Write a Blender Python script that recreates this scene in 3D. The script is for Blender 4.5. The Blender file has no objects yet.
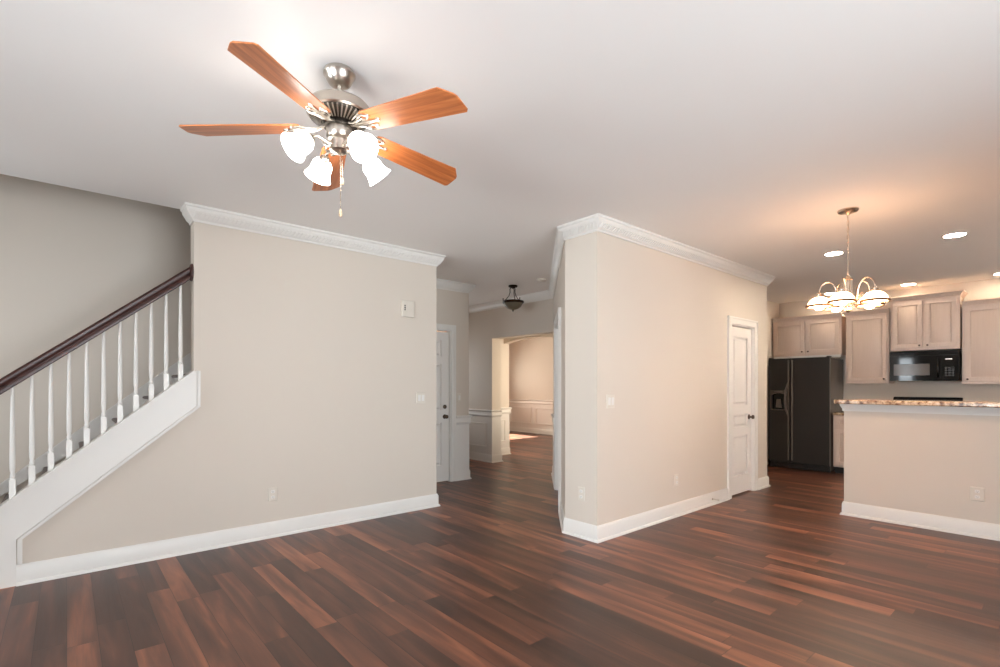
import bpy, bmesh, math, random
from mathutils import Vector, Matrix
random.seed(4)
PI = math.pi
scene = bpy.context.scene
col = scene.collection

# ------------------------------------------------------------------ camera
YAW = math.radians(40.97)
cd = bpy.data.cameras.new('camera'); cam = bpy.data.objects.new('camera', cd); col.objects.link(cam)
cd.sensor_fit = 'HORIZONTAL'; cd.sensor_width = 36.0; cd.lens = 36.0*499.15/1000.0
cd.shift_y = 0.052
cd.clip_start = 0.05; cd.clip_end = 60
cam.location = (0, 0, 1.32); cam.rotation_euler = (PI/2, 0, -YAW)
scene.camera = cam

# ------------------------------------------------------------------ light and exposure
scene.view_settings.view_transform = 'Standard'
scene.view_settings.look = 'None'
scene.view_settings.gamma = 1.0
scene.view_settings.use_curve_mapping = False
scene.view_settings.exposure = 0.42
scene.cycles.max_bounces = 14
scene.cycles.diffuse_bounces = 10
scene.cycles.glossy_bounces = 5
scene.cycles.transparent_max_bounces = 12
scene.cycles.sample_clamp_indirect = 6.0
scene.cycles.caustics_reflective = False
scene.cycles.caustics_refractive = False
FAN_GLASS, FAN_BULB = 10.5, 24.0
CH_GLASS, CH_BULB = 13.0, 26.0
CAN_FRONT, CAN_BACK = 230.0, 80.0
WIN_W = 1.3                     # multiplies every window

world = bpy.data.worlds.new('sky'); scene.world = world; world.use_nodes = True
wn = world.node_tree; bg = wn.nodes['Background']
st = wn.nodes.new('ShaderNodeTexSky'); st.sky_type = 'HOSEK_WILKIE'; st.turbidity = 3
st.sun_direction = (0.0, 0.8, 0.6)
wn.links.new(st.outputs[0], bg.inputs[0]); bg.inputs[1].default_value = 0.6

sd = bpy.data.lights.new('sun', 'SUN'); so = bpy.data.objects.new('sun', sd); col.objects.link(so)
sd.energy = 60; sd.angle = math.radians(0.6); sd.color = (1, .93, .82)
so.rotation_euler = Vector((0.02, -1, -0.74)).to_track_quat('-Z', 'Y').to_euler()

def window_light(name, loc, direction, w, h, power, color):
    d = bpy.data.lights.new(name, 'AREA'); d.shape = 'RECTANGLE'; d.size = w; d.size_y = h
    d.energy = power*WIN_W; d.color = color
    o = bpy.data.objects.new(name, d); col.objects.link(o)
    o.location = loc; o.rotation_euler = Vector(direction).to_track_quat('-Z', 'Y').to_euler()
    return o
DAY = (0.87, 0.945, 1.0)
window_light('daylight_a', (-3.2, 3.9, 1.5), (1, 0, .25), 0.9, 1.5, 48, DAY)
window_light('daylight_b', (-3.2, 0.6, 1.5), (1, 0, .25), 2.0, 1.5, 165, DAY)
window_light('daylight_c', (1.2, -2.8, 1.25), (0, 1, .25), 2.6, 2.0, 172, DAY)
window_light('kitchen_fill', (7.4, -2.8, 1.5), (0, 1, 0), 1.5, 1.3, 42, (1, .93, .84))  # added fill, placed to brighten the kitchen cabinets from an unseen window
window_light('daylight_dining', (8.6, 11.8, 1.55), (0, -1, 0), 1.1, 0.9, 55, (1, .9, .76))
window_light('daylight_dining_b', (7.3, 11.8, 1.55), (0, -1, 0), 0.8, 0.9, 45, (1, .9, .76))
window_light('foyer_fill', (4.85, 8.5, 1.5), (0, -1, 0), 0.5, 1.2, 14, DAY)  # added fill for the dark foyer, its window is made up
window_light('dining_fill', (7.7, 4.75, 1.5), (0, 1, 0), 1.6, 1.3, 50, (1, .86, .68))  # added warm fill through a made-up window, lights dining room and passage
window_light('passage_fill', (6.01, 4.75, 1.5), (0, 1, 0), 0.42, 1.3, 24, (1, .84, .64))  # added warm fill through an invented window, brightens the opening's jamb

# ------------------------------------------------------------------ colour helpers
def lin(c):
    c /= 255.0
    return c/12.92 if c <= .04045 else ((c+.055)/1.055)**2.4
def rgb(r, g, b): return (lin(r), lin(g), lin(b), 1)

class NT:
    def __init__(s, m): s.t = m.node_tree; s.n = s.t.nodes; s.p = s.n['Principled BSDF']
    def new(s, ty, **kw):
        n = s.n.new(ty)
        for k, v in kw.items(): setattr(n, k, v)
        return n
    def link(s, a, b): s.t.links.new(a, b)
    def math(s, op, a, b=None, c=None):
        n = s.new('ShaderNodeMath', operation=op)
        for i, v in enumerate((a, b, c)):
            if v is None: continue
            if isinstance(v, (int, float)): n.inputs[i].default_value = v
            else: s.link(v, n.inputs[i])
        return n.outputs[0]
    def ramp(s, fac, stops):
        n = s.new('ShaderNodeValToRGB'); e = n.color_ramp.elements
        while len(e) < len(stops): e.new(0.5)
        for el, (p, c) in zip(e, stops): el.position = p; el.color = c
        s.link(fac, n.inputs[0]); return n.outputs[0]
    def mix(s, fac, a, b, mode='MIX'):
        n = s.new('ShaderNodeMix', data_type='RGBA', blend_type=mode)
        for i, v in ((0, fac), (6, a), (7, b)):
            if isinstance(v, (int, float)): n.inputs[i].default_value = v
            elif isinstance(v, tuple): n.inputs[i].default_value = v
            else: s.link(v, n.inputs[i])
        return n.outputs[2]

def base_mat(name, color, rough=.5, metal=0.0, spec=.5):
    m = bpy.data.materials.new(name); m.use_nodes = True; k = NT(m)
    k.p.inputs['Base Color'].default_value = color
    k.p.inputs['Roughness'].default_value = rough
    k.p.inputs['Metallic'].default_value = metal
    k.p.inputs['Specular IOR Level'].default_value = spec
    return m, k

def paint(name, color, rough=.5, bump=.02, scale=260, var=.03):
    m, k = base_mat(name, color, rough, 0, .35)
    tc = k.new('ShaderNodeTexCoord')
    n = k.new('ShaderNodeTexNoise'); n.inputs['Scale'].default_value = scale; n.inputs['Detail'].default_value = 2
    k.link(tc.outputs['Object'], n.inputs['Vector'])
    b = k.new('ShaderNodeBump'); b.inputs['Strength'].default_value = bump; b.inputs['Distance'].default_value = .004
    k.link(n.outputs[0], b.inputs['Height']); k.link(b.outputs[0], k.p.inputs['Normal'])
    n2 = k.new('ShaderNodeTexNoise'); n2.inputs['Scale'].default_value = 1.3
    k.link(tc.outputs['Object'], n2.inputs['Vector'])
    d = tuple(c*(1-var) for c in color[:3])+(1,)
    k.link(k.mix(n2.outputs[0], color, d), k.p.inputs['Base Color'])
    return m

def metal_mat(name, color, rough, brush=.0):
    m, k = base_mat(name, color, rough, 1.0)
    tc = k.new('ShaderNodeTexCoord'); n = k.new('ShaderNodeTexNoise'); n.inputs['Scale'].default_value = 60
    mp = k.new('ShaderNodeMapping'); mp.inputs['Scale'].default_value = (1, 1, 12)
    k.link(tc.outputs['Object'], mp.inputs[0]); k.link(mp.outputs[0], n.inputs['Vector'])
    k.link(k.math('MULTIPLY_ADD', n.outputs[0], .12, rough-.06), k.p.inputs['Roughness'])
    return m

def glow(name, color, strength, base=(.9, .9, .88, 1)):
    m, k = base_mat(name, base, .3)
    tc = k.new('ShaderNodeTexCoord'); n = k.new('ShaderNodeTexNoise'); n.inputs['Scale'].default_value = 14
    k.link(tc.outputs['Object'], n.inputs['Vector'])
    k.p.inputs['Emission Color'].default_value = color
    k.link(k.math('MULTIPLY_ADD', n.outputs[0], strength*.25, strength*.875), k.p.inputs['Emission Strength'])
    return m

def floor_mat():
    m, k = base_mat('plank_floor', (.1, .05, .03, 1), .33, 0, .46)
    tc = k.new('ShaderNodeTexCoord'); sp = k.new('ShaderNodeSeparateXYZ'); k.link(tc.outputs['Object'], sp.inputs[0])
    W, L = .127, 1.21
    rx = k.math('DIVIDE', sp.outputs[0], W); row = k.math('FLOOR', rx); fx = k.math('FRACT', rx)
    wn1 = k.new('ShaderNodeTexWhiteNoise', noise_dimensions='1D'); k.link(row, wn1.inputs['W'])
    ry = k.math('ADD', k.math('DIVIDE', sp.outputs[1], L), k.math('MULTIPLY', wn1.outputs['Value'], 7.31))
    idy = k.math('FLOOR', ry); fy = k.math('FRACT', ry)
    cv = k.new('ShaderNodeCombineXYZ'); k.link(row, cv.inputs[0]); k.link(idy, cv.inputs[1])
    wn2 = k.new('ShaderNodeTexWhiteNoise', noise_dimensions='3D'); k.link(cv.outputs[0], wn2.inputs['Vector'])
    r = wn2.outputs['Value']
    # long soft figure along each plank
    gv = k.new('ShaderNodeCombineXYZ')
    k.link(k.math('MULTIPLY_ADD', sp.outputs[0], 9.0, k.math('MULTIPLY', r, 40)), gv.inputs[0])
    k.link(k.math('MULTIPLY_ADD', sp.outputs[1], .9, k.math('MULTIPLY', r, 23)), gv.inputs[1])
    fig = k.new('ShaderNodeTexNoise'); fig.inputs['Scale'].default_value = 1.0; fig.inputs['Detail'].default_value = 3
    fig.inputs['Distortion'].default_value = .6
    k.link(gv.outputs[0], fig.inputs['Vector'])
    gv2 = k.new('ShaderNodeCombineXYZ')
    k.link(k.math('MULTIPLY_ADD', sp.outputs[0], 150.0, k.math('MULTIPLY', r, 90)), gv2.inputs[0])
    k.link(k.math('MULTIPLY', sp.outputs[1], 5.0), gv2.inputs[1])
    gr = k.new('ShaderNodeTexNoise'); gr.inputs['Scale'].default_value = 1.0; gr.inputs['Detail'].default_value = 4
    k.link(gv2.outputs[0], gr.inputs['Vector'])
    t = k.math('ADD', k.math('MULTIPLY', r, .50), k.math('MULTIPLY', k.math('SUBTRACT', fig.outputs[0], .30), 1.2))
    t = k.math('ADD', t, k.math('MULTIPLY', k.math('SUBTRACT', gr.outputs[0], .5), .22))
    c = k.ramp(t, [(.0, rgb(52, 36, 30)), (.34, rgb(76, 49, 39)), (.56, rgb(102, 64, 49)), (.78, rgb(144, 90, 66)), (1, rgb(174, 112, 84))])
    # dark joints
    ex = k.math('MINIMUM', fx, k.math('SUBTRACT', 1.0, fx))
    ey = k.math('MULTIPLY', k.math('MINIMUM', fy, k.math('SUBTRACT', 1.0, fy)), L/W)
    e = k.math('MINIMUM', ex, ey)
    j = k.math('GREATER_THAN', e, .009)
    c2 = k.mix(j, rgb(44, 29, 24), c)
    k.link(c2, k.p.inputs['Base Color'])
    k.link(k.math('MULTIPLY_ADD', gr.outputs[0], .12, .30), k.p.inputs['Roughness'])
    b = k.new('ShaderNodeBump'); b.inputs['Strength'].default_value = .25; b.inputs['Distance'].default_value = .0012
    k.link(k.math('ADD', k.math('MINIMUM', k.math('MULTIPLY', e, 40), 1.0), k.math('MULTIPLY', gr.outputs[0], .3)), b.inputs['Height'])
    k.link(b.outputs[0], k.p.inputs['Normal'])
    return m

def blade_wood(name='blade_wood'):
    m, k = base_mat(name, (.5, .2, .07, 1), .28)
    tc = k.new('ShaderNodeTexCoord'); mp = k.new('ShaderNodeMapping'); mp.inputs['Scale'].default_value = (2.2, 42, 30)
    k.link(tc.outputs['Object'], mp.inputs[0])
    n = k.new('ShaderNodeTexNoise'); n.inputs['Scale'].default_value = 1.0; n.inputs['Detail'].default_value = 4; n.inputs['Distortion'].default_value = 1.2
    k.link(mp.outputs[0], n.inputs['Vector'])
    k.link(k.ramp(n.outputs[0], [(.25, rgb(150, 80, 40)), (.5, rgb(186, 108, 60)), (.75, rgb(206, 132, 80))]), k.p.inputs['Base Color'])
    return m

def dark_wood():
    m, k = base_mat('mahogany', (.05, .015, .01, 1), .38)
    tc = k.new('ShaderNodeTexCoord'); mp = k.new('ShaderNodeMapping'); mp.inputs['Scale'].default_value = (4, 60, 60)
    k.link(tc.outputs['Object'], mp.inputs[0])
    n = k.new('ShaderNodeTexNoise'); n.inputs['Detail'].default_value = 4; n.inputs['Scale'].default_value = 1
    k.link(mp.outputs[0], n.inputs['Vector'])
    k.link(k.ramp(n.outputs[0], [(.3, rgb(46, 25, 22)), (.7, rgb(76, 42, 36))]), k.p.inputs['Base Color'])
    return m

def granite():
    m, k = base_mat('granite', (.5, .4, .3, 1), .2)
    tc = k.new('ShaderNodeTexCoord')
    n = k.new('ShaderNodeTexNoise'); n.inputs['Scale'].default_value = 26; n.inputs['Detail'].default_value = 6
    v = k.new('ShaderNodeTexVoronoi'); v.inputs['Scale'].default_value = 70
    k.link(tc.outputs['Object'], n.inputs['Vector']); k.link(tc.outputs['Object'], v.inputs['Vector'])
    c = k.ramp(n.outputs[0], [(.36, rgb(92, 62, 44)), (.44, rgb(160, 124, 92)), (.55, rgb(206, 178, 146)), (.68, rgb(222, 204, 180))])
    k.link(k.mix(k.math('LESS_THAN', v.outputs[0], .22), c, rgb(120, 86, 62)), k.p.inputs['Base Color'])
    return m

def cabinet_mat():
    m, k = base_mat('cabinet_wood', rgb(186, 166, 152), .42)
    tc = k.new('ShaderNodeTexCoord'); mp = k.new('ShaderNodeMapping'); mp.inputs['Scale'].default_value = (60, 60, 3)
    k.link(tc.outputs['Object'], mp.inputs[0])
    n = k.new('ShaderNodeTexNoise'); n.inputs['Detail'].default_value = 4; n.inputs['Scale'].default_value = 1
    k.link(mp.outputs[0], n.inputs['Vector'])
    k.link(k.ramp(n.outputs[0], [(.3, rgb(212, 191, 176)), (.7, rgb(217, 197, 183))]), k.p.inputs['Base Color'])
    return m

def glass_pane():
    m = bpy.data.materials.new('window_glass'); m.use_nodes = True; t = m.node_tree; t.nodes.clear()
    o = t.nodes.new('ShaderNodeOutputMaterial'); a = t.nodes.new('ShaderNodeBsdfTransparent'); g = t.nodes.new('ShaderNodeBsdfGlossy')
    g.inputs['Roughness'].default_value = .02
    f = t.nodes.new('ShaderNodeFresnel'); x = t.nodes.new('ShaderNodeMixShader')
    t.links.new(f.outputs[0], x.inputs[0]); t.links.new(a.outputs[0], x.inputs[1]); t.links.new(g.outputs[0], x.inputs[2]); t.links.new(x.outputs[0], o.inputs[0])
    return m

M = {}
M['wall'] = paint('wall_paint', rgb(212, 202, 190), .6)
M['ceil'] = paint('ceiling_paint', rgb(243, 241, 238), .8, .03, 160)
M['white'] = paint('white_trim', rgb(226, 223, 218), .38, .004, 120, .015)
M['door'] = paint('door_white', rgb(226, 222, 217), .4, .006, 120, .015)
M['plate'] = paint('plate_white', rgb(216, 208, 196), .35, .0, 50, .01)
M['floor'] = floor_mat()
M['blade'] = blade_wood()
M['mahogany'] = dark_wood()
M['granite'] = granite()
M['cabinet'] = cabinet_mat()
M['nickel'] = metal_mat('brushed_nickel', rgb(196, 188, 178), .3)
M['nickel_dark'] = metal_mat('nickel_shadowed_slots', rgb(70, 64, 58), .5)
M['brass'] = metal_mat('warm_nickel', rgb(214, 197, 180), .26)
M['rim'] = metal_mat('shade_rim_metal', rgb(150, 116, 88), .4)
M['knob'] = metal_mat('aged_knob_metal', rgb(92, 78, 66), .35)
M['bronze'] = metal_mat('dark_bronze', rgb(52, 40, 32), .45)
M['fan_glass'] = glow('lit_frosted_glass', (1, .95, .88, 1), FAN_GLASS)
M['fan_bulb'] = glow('lit_bulb', (1, .95, .88, 1), FAN_BULB)
M['ch_glass'] = glow('lit_warm_glass', (1, .54, .28, 1), CH_GLASS)
M['ch_bulb'] = glow('lit_warm_bulb', (1, .62, .36, 1), CH_BULB)
M['can'] = glow('lit_downlight', (1, .86, .68, 1), CAN_FRONT)
M['can_back'] = glow('lit_downlight_dim', (1, .84, .62, 1), CAN_BACK)
M['bowl'] = paint('alabaster_glass', rgb(120, 110, 92), .35, .02, 30, .3)
M['black'] = paint('black_appliance', rgb(44, 40, 37), .34, .05, 420, .1)
M['fridge_side'] = paint('fridge_side_grey', rgb(104, 96, 90), .22, .01, 420, .05)
M['surround'] = paint('dispenser_grey', rgb(86, 78, 72), .35, .0, 50, .05)
M['gloss'] = paint('black_gloss', rgb(14, 13, 13), .05, .0, 50, .1)
M['handle'] = paint('dark_handle', rgb(104, 97, 90), .28, .0, 50, .1)
M['grey_glass'] = paint('smoked_oven_glass', rgb(96, 88, 82), .12, .0, 50, .05)
M['badge'] = metal_mat('badge_silver', rgb(200, 196, 190), .3)
M['dark'] = paint('dark_slot', rgb(40, 35, 32), .6, .0, 50, .1)
M['fob'] = paint('pale_wood_fob', rgb(214, 188, 156), .45, .0, 50, .1)
M['pane'] = glass_pane()

# ------------------------------------------------------------------ mesh builder
class MB:
    def __init__(s): s.v = []; s.f = []; s.sm = []
    def add(s, vs, fs, smooth=False):
        o = len(s.v); s.v += [tuple(v) for v in vs]
        for f in fs: s.f.append([o+i for i in f]); s.sm.append(smooth)
        return s
    def box(s, x0, x1, y0, y1, z0, z1):
        vs = [(x, y, z) for z in (z0, z1) for y in (y0, y1) for x in (x0, x1)]
        return s.add(vs, [(0, 2, 3, 1), (4, 5, 7, 6), (0, 1, 5, 4), (2, 6, 7, 3), (0, 4, 6, 2), (1, 3, 7, 5)])
    def hexa(s, a, b):          # two quads of four points
        return s.add(list(a)+list(b), [(0, 1, 2, 3), (7, 6, 5, 4), (0, 4, 5, 1), (1, 5, 6, 2), (2, 6, 7, 3), (3, 7, 4, 0)])
    def prism(s, pts, fn, d0, d1):   # 2-D polygon pts mapped by fn(u, v, d)
        n = len(pts)
        vs = [fn(u, v, d0) for u, v in pts]+[fn(u, v, d1) for u, v in pts]
        fs = [list(range(n)), list(range(2*n-1, n-1, -1))]+[[i, i+n, (i+1) % n+n, (i+1) % n] for i in range(n)]
        return s.add(vs, fs)
    def lathe(s, prof, n=24, M4=None, smooth=True, closed=False):    # prof: (r, z) bottom to top or any order
        vs = []; fs = []
        for r, z in prof:
            for i in range(n):
                a = 2*PI*i/n; vs.append(Vector((r*math.cos(a), r*math.sin(a), z)))
        if M4 is not None: vs = [M4 @ v for v in vs]
        m = len(prof)
        for k in range(m-1 if not closed else m):
            k2 = (k+1) % m
            for i in range(n):
                j = (i+1) % n; fs.append((k*n+i, k*n+j, k2*n+j, k2*n+i))
        s.add(vs, fs, smooth)
        if not closed:
            o = len(s.v)-len(vs)
            for k in (0, m-1):
                if prof[k][0] > 1e-4: s.f.append([o+k*n+i for i in range(n)]); s.sm.append(False)
        return s
    def tube(s, pts, r, n=8, smooth=True):
        pts = [Vector(p) for p in pts]; m = len(pts)
        rs = r if isinstance(r, (list, tuple)) else [r]*m
        vs = []; fs = []; up = None
        for i, p in enumerate(pts):
            d = (pts[min(i+1, m-1)]-pts[max(i-1, 0)]).normalized()
            if up is None: up = Vector((0, 0, 1)) if abs(d.z) < .9 else Vector((1, 0, 0))
            a = d.cross(up).normalized(); b = a.cross(d).normalized(); up = b
            for q in range(n):
                t = 2*PI*q/n; vs.append(p+(a*math.cos(t)+b*math.sin(t))*rs[i])
        for i in range(m-1):
            for q in range(n):
                w = (q+1) % n; fs.append((i*n+q, i*n+w, (i+1)*n+w, (i+1)*n+q))
        s.add(vs, fs, smooth); o = len(s.v)-len(vs)
        s.f.append([o+q for q in range(n)]); s.sm.append(False)
        s.f.append([o+(m-1)*n+q for q in range(n)]); s.sm.append(False)
        return s
    def sweep(s, prof, path, z0=0.0):    # profile (out, z) along a plan path whose room lies on the right
        P = [Vector(p) for p in path]; m = len(P); k = len(prof); vs = []; fs = []
        ns = []
        for i in range(m-1):
            d = (P[i+1]-P[i]).normalized(); ns.append(Vector((d.y, -d.x)))
        for i in range(m):
            a = ns[max(i-1, 0)]; b = ns[min(i, m-2)]
            mt = (a+b)/(1+a.dot(b))
            for o, z in prof: q = P[i]+mt*o; vs.append((q.x, q.y, z0+z))
        for i in range(m-1):
            for j in range(k):
                j2 = (j+1) % k; fs.append((i*k+j, i*k+j2, (i+1)*k+j2, (i+1)*k+j))
        fs.append(list(range(k))); fs.append([(m-1)*k+j for j in range(k)])
        return s.add(vs, fs)
    def build(s, name, mat, parent=None, bevel=0, seg=2, loc=None):
        me = bpy.data.meshes.new(name); me.from_pydata(s.v, [], s.f)
        bm = bmesh.new(); bm.from_mesh(me); bmesh.ops.recalc_face_normals(bm, faces=bm.faces); bm.to_mesh(me); bm.free()
        me.polygons.foreach_set('use_smooth', s.sm); me.set_sharp_from_angle(angle=math.radians(38)); me.update()
        o = bpy.data.objects.new(name, me); col.objects.link(o)
        me.materials.append(M[mat] if isinstance(mat, str) else mat)
        if parent is not None: o.parent = parent
        if loc is not None: o.location = loc
        if bevel:
            md = o.modifiers.new('edge', 'BEVEL'); md.width = bevel; md.segments = seg; md.limit_method = 'ANGLE'; md.angle_limit = math.radians(40)
        return o

def tag(o, label, cat, group=None):
    o['label'] = label; o['category'] = cat
    if group: o['group'] = group
    return o
def thing(name, loc, label, cat, group=None, rz=0):
    o = bpy.data.objects.new(name, None); col.objects.link(o); o.empty_display_size = .1
    o.location = loc; o.rotation_euler = (0, 0, rz)
    return tag(o, label, cat, group)
def struct(o): o['kind'] = 'structure'; return o
def holder(name, loc=(0, 0, 0), rz=0):
    o = bpy.data.objects.new(name, None); col.objects.link(o); o.location = loc; o.rotation_euler = (0, 0, rz); return struct(o)

# ------------------------------------------------------------------ setting
H = 2.74
Y1, Y1b = 4.585, 4.725          # stair wall
X1a, X1b = .764, 3.06
YD = 5.621                      # entry door wall, also the far side of the stairwell
XD = 4.295
XF = 5.494
Y2 = 2.643                      # pantry front
XC = 3.38
XK = 6.931                      # end of the pantry block
XB = 9.33                       # kitchen back wall
XP = 6.004                      # breakfast bar face
XL, YB = -3.0, -2.6
YG = 11.6
struct(MB().box(XL-.12, 9.95, YB-.12, YG+.12, -.12, 0).build('floor', 'floor'))
c = MB(); c.box(XL-.12, 9.95, YB-.12, Y1b, H, H+.24); c.box(X1b-.14, 9.95, Y1b, YG+.12, H, H+.24)
struct(c.build('ceiling', 'ceil'))
struct(MB().box(XL-.12, X1b, Y1b-.12, YD+.14, 5.2, 5.32).build('ceiling_stairwell', 'ceil'))

def wall(name, *boxes):
    w = MB()
    for b in boxes: w.box(*b)
    return struct(w.build(name, 'wall'))
wall('wall_stair', (X1a, X1b, Y1, Y1b, 0, H))
wall('wall_stair_end', (X1b-.14, X1b, Y1b, YD, 0, H), (X1b-.14, X1b, Y1b, YD, H+.24, 5.2))
wall('wall_stairwell', (XL, X1b, YD, YD+.14, 0, 5.2))
wall('wall_upper', (XL, X1b, Y1b-.12, Y1b, H+.24, 5.2))
D0, D1 = 3.075, 3.985
wall('wall_entry', (X1b, D0, YD, YD+.14, 0, H), (D0, D1, YD, YD+.14, 2.075, H), (D1, XD, YD, YD+.14, 0, H))
wall('wall_entry_return', (XD-.14, XD, YD+.14, 8.2, 0, H))
YO = 6.535; YOr = 5.11
wall('wall_foyer', (XF, XF+.2, YO, 8.2, 0, H), (XF, XF+.2, YOr, YO, 2.125, H), (XF, XF+.2, 4.9, YOr, 0, H))
YV = 7.15
XA0, XA1 = 6.30, 6.44          # arched wall
wall('wall_passage', (XF+.2, 6.44, YV, YV+.12, 0, H))
ADDED_WIN_R = [(5.78, 6.24, .85, 2.15), (6.9, 8.5, .85, 2.15)]  # unseen windows added to let fill light into passage and dining room
wall('wall_passage_right', *[(a_, b_, 4.9, 5.02, c_, d_) for a_, b_, c_, d_ in ((XF+.2, 5.78, 0, H), (5.78, 6.24, 0, .85), (5.78, 6.24, 2.15, H), (6.24, 6.9, 0, H), (6.9, 8.5, 0, .85), (6.9, 8.5, 2.15, H), (8.5, 9.8, 0, H))])
# arched wall
a0, a1, zs, rise = 5.7, YV, 2.118, .068
w = MB(); w.box(XA0, XA1, YV+.12, YG, 0, H); w.box(XA0, XA1, 5.02, a0, 0, H)
n = 24
arc = [(a0+(a1-a0)*i/n, zs+rise*math.sin(PI*i/n)**.8) for i in range(n+1)]
for i in range(n):
    (ya, za), (yb, zb) = arc[i], arc[i+1]
    w.hexa([(XA0, ya, za), (XA0, yb, zb), (XA0, yb, H), (XA0, ya, H)], [(XA1, ya, za), (XA1, yb, zb), (XA1, yb, H), (XA1, ya, H)])
struct(w.build('wall_arch', 'wall'))
wall('wall_dining_far', (9.8, 9.92, 4.9, YG, 0, H))
def holed(axis, p0, p1, u0, u1, z1, holes):   # wall with window holes; axis 'x': wall lies along x
    out = []; u = u0
    def b(ua, ub, za, zb): out.append((ua, ub, p0, p1, za, zb) if axis == 'x' else (p0, p1, ua, ub, za, zb))
    for ha, hb, za, zb in holes:
        b(u, ha, 0, z1); b(ha, hb, 0, za); b(ha, hb, zb, z1); u = hb
    b(u, u1, 0, z1); return out
WIN_G = [(6.9, 7.7, 1.1, 2.0), (8.05, 9.15, 1.1, 2.0)]
WIN_L = [(-.4, 1.6, .75, 2.25), (3.45, 4.35, .75, 2.25)]
WIN_B = [(-.1, 2.5, .25, 2.25), (6.65, 8.15, .85, 2.15)]  # second opening added to light the kitchen cabinets
wall('wall_dining_front', *holed('x', YG, YG+.12, XA0, 9.92, H, WIN_G))
ADDED_WIN_F = [(4.6, 5.1, .9, 2.1)]  # unseen window added to lift the foyer
wall('wall_foyer_end', *holed('x', 8.2, 8.34, XD-.14, XF+.2, H, ADDED_WIN_F))
wall('wall_left', *holed('y', XL-.12, XL, YB, YD+.14, H, WIN_L), (XL-.12, XL, Y1b-.12, YD+.14, H, 5.2))
wall('wall_back', *holed('x', YB-.12, YB, XL-.12, XB+.12, H, WIN_B))
# pantry block
P0, P1 = 5.868, 6.502
wall('wall_pantry', (XC, P0, Y2, Y2+.12, 0, H), (P0, P1, Y2, Y2+.12, 2.045, H), (P1, XK, Y2, Y2+.12, 0, H))
wall('wall_pantry_side', (XC, XC+.12, Y2+.12, 3.0, 0, H))
wall('wall_pantry_end', (XK-.12, XK, Y2+.12, 3.36, 0, H))
wall('wall_kitchen_left', (XK-.12, XB, 3.36, 3.48, 0, H))
wall('wall_kitchen_back', (XB, XB+.12, YB, 3.48, 0, H))
# diagonal hall wall
r2 = math.sqrt(.5)
def diag(s, d, z): return (XC+s*r2+d*r2, 3.0+s*r2-d*r2, z)     # s along the wall, d into it
LD = (XF-XC)/r2
def dbox(mb, s0, s1, d0, d1, z0, z1):
    return mb.hexa([diag(s0, d0, z0), diag(s1, d0, z0), diag(s1, d1, z0), diag(s0, d1, z0)], [diag(s0, d0, z1), diag(s1, d0, z1), diag(s1, d1, z1), diag(s0, d1, z1)])
S0, S1 = .75, 1.825
w = MB(); dbox(w, 0, S0, 0, .12, 0, H); dbox(w, S0, S1, 0, .12, 2.04, H); dbox(w, S1, LD, 0, .12, 0, H)
struct(w.build('wall_hall', 'wall'))
# breakfast bar wall
BY0, BY1 = -1.3, 1.548
wall('wall_bar', (XP, XP+.12, BY0, BY1, 0, 1.135))

# ---- baseboards and crown
BASE = [(0, .135), (.007, .135), (.011, .124), (.016, .114), (.016, .022), (.024, .019), (.03, .008), (.03, 0), (0, 0)]
CROWN = [(0, -.118), (.010, -.118), (.012, -.104), (.019, -.098), (.030, -.088), (.056, -.046), (.060, -.036), (.062, -.022), (.070, -.018), (.074, -.010), (.074, 0), (0, 0)]
def base(name, *paths):
    w = MB()
    for p in paths: w.sweep(BASE, p)
    return struct(w.build(name, 'white'))
base('baseboard_stair', [(-.25, Y1), (X1b, Y1), (X1b, YD)])
base('baseboard_entry', [(D1+.075, YD), (XD, YD), (XD, 8.2)])
base('baseboard_pantry', [diag(S0-.085, 0, 0)[:2], (XC, 3.0), (XC, Y2), (P0-.085, Y2)], [(P1+.085, Y2), (XK, Y2), (XK, 3.36), (XK+1.7, 3.36)])
base('baseboard_hall', [diag(LD, 0, 0)[:2], diag(S1+.085, 0, 0)[:2]])
base('baseboard_bar', [(XP+.12, BY1), (XP, BY1), (XP, BY0)])
base('baseboard_foyer', [(XF, 8.2), (XF, YO), (XF+.2, YO), (XF+.2, YV), (XA1, YV), (XA1, YG)])
base('baseboard_dining', [(9.8, YG), (9.8, 5.02)])
base('baseboard_left', [(XL, YB), (XL, Y1)])
base('baseboard_back', [(XB, YB), (XL, YB)])
def crown(name, paths, dent=()):
    w = MB()
    for p in paths: w.sweep(CROWN, p, H)
    for (ax, ay), (bx, by) in dent:     # slanted rope pattern carved along the cove
        A, B = Vector((ax, ay)), Vector((bx, by)); d = (B-A).normalized(); nn = Vector((d.y, -d.x)); L = (B-A).length
        s = .02
        while s < L-.03:
            def q(t, o, z): v = A+d*t+nn*o; return (v.x, v.y, H+z)
            lo = [q(s, .026, -.090), q(s+.016, .026, -.090), q(s+.036, .050, -.054), q(s+.020, .050, -.054)]
            hi = [q(s, .034, -.095), q(s+.016, .034, -.095), q(s+.036, .058, -.059), q(s+.020, .058, -.059)]
            w.hexa(lo, hi); s += .033
    return struct(w.build(name, 'white'))
crown('trim_1', [[(X1a, Y1b), (X1a, Y1), (X1b, Y1), (X1b, YD)]], [((X1a-.03, Y1), (X1b+.03, Y1))])
crown('trim_2', [[(X1b, YD), (XD, YD), (XD, 8.2)]])
crown('trim_3', [[diag(LD, 0, 0)[:2], (XC, 3.0), (XC, Y2), (XK, Y2), (XK, 3.36)]], [((XC, 3.02), (XC, Y2-.03)), ((XC-.03, Y2), (XK, Y2))])
crown('trim_4', [[(XF, 8.2), (XF, 4.95)]])

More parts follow.
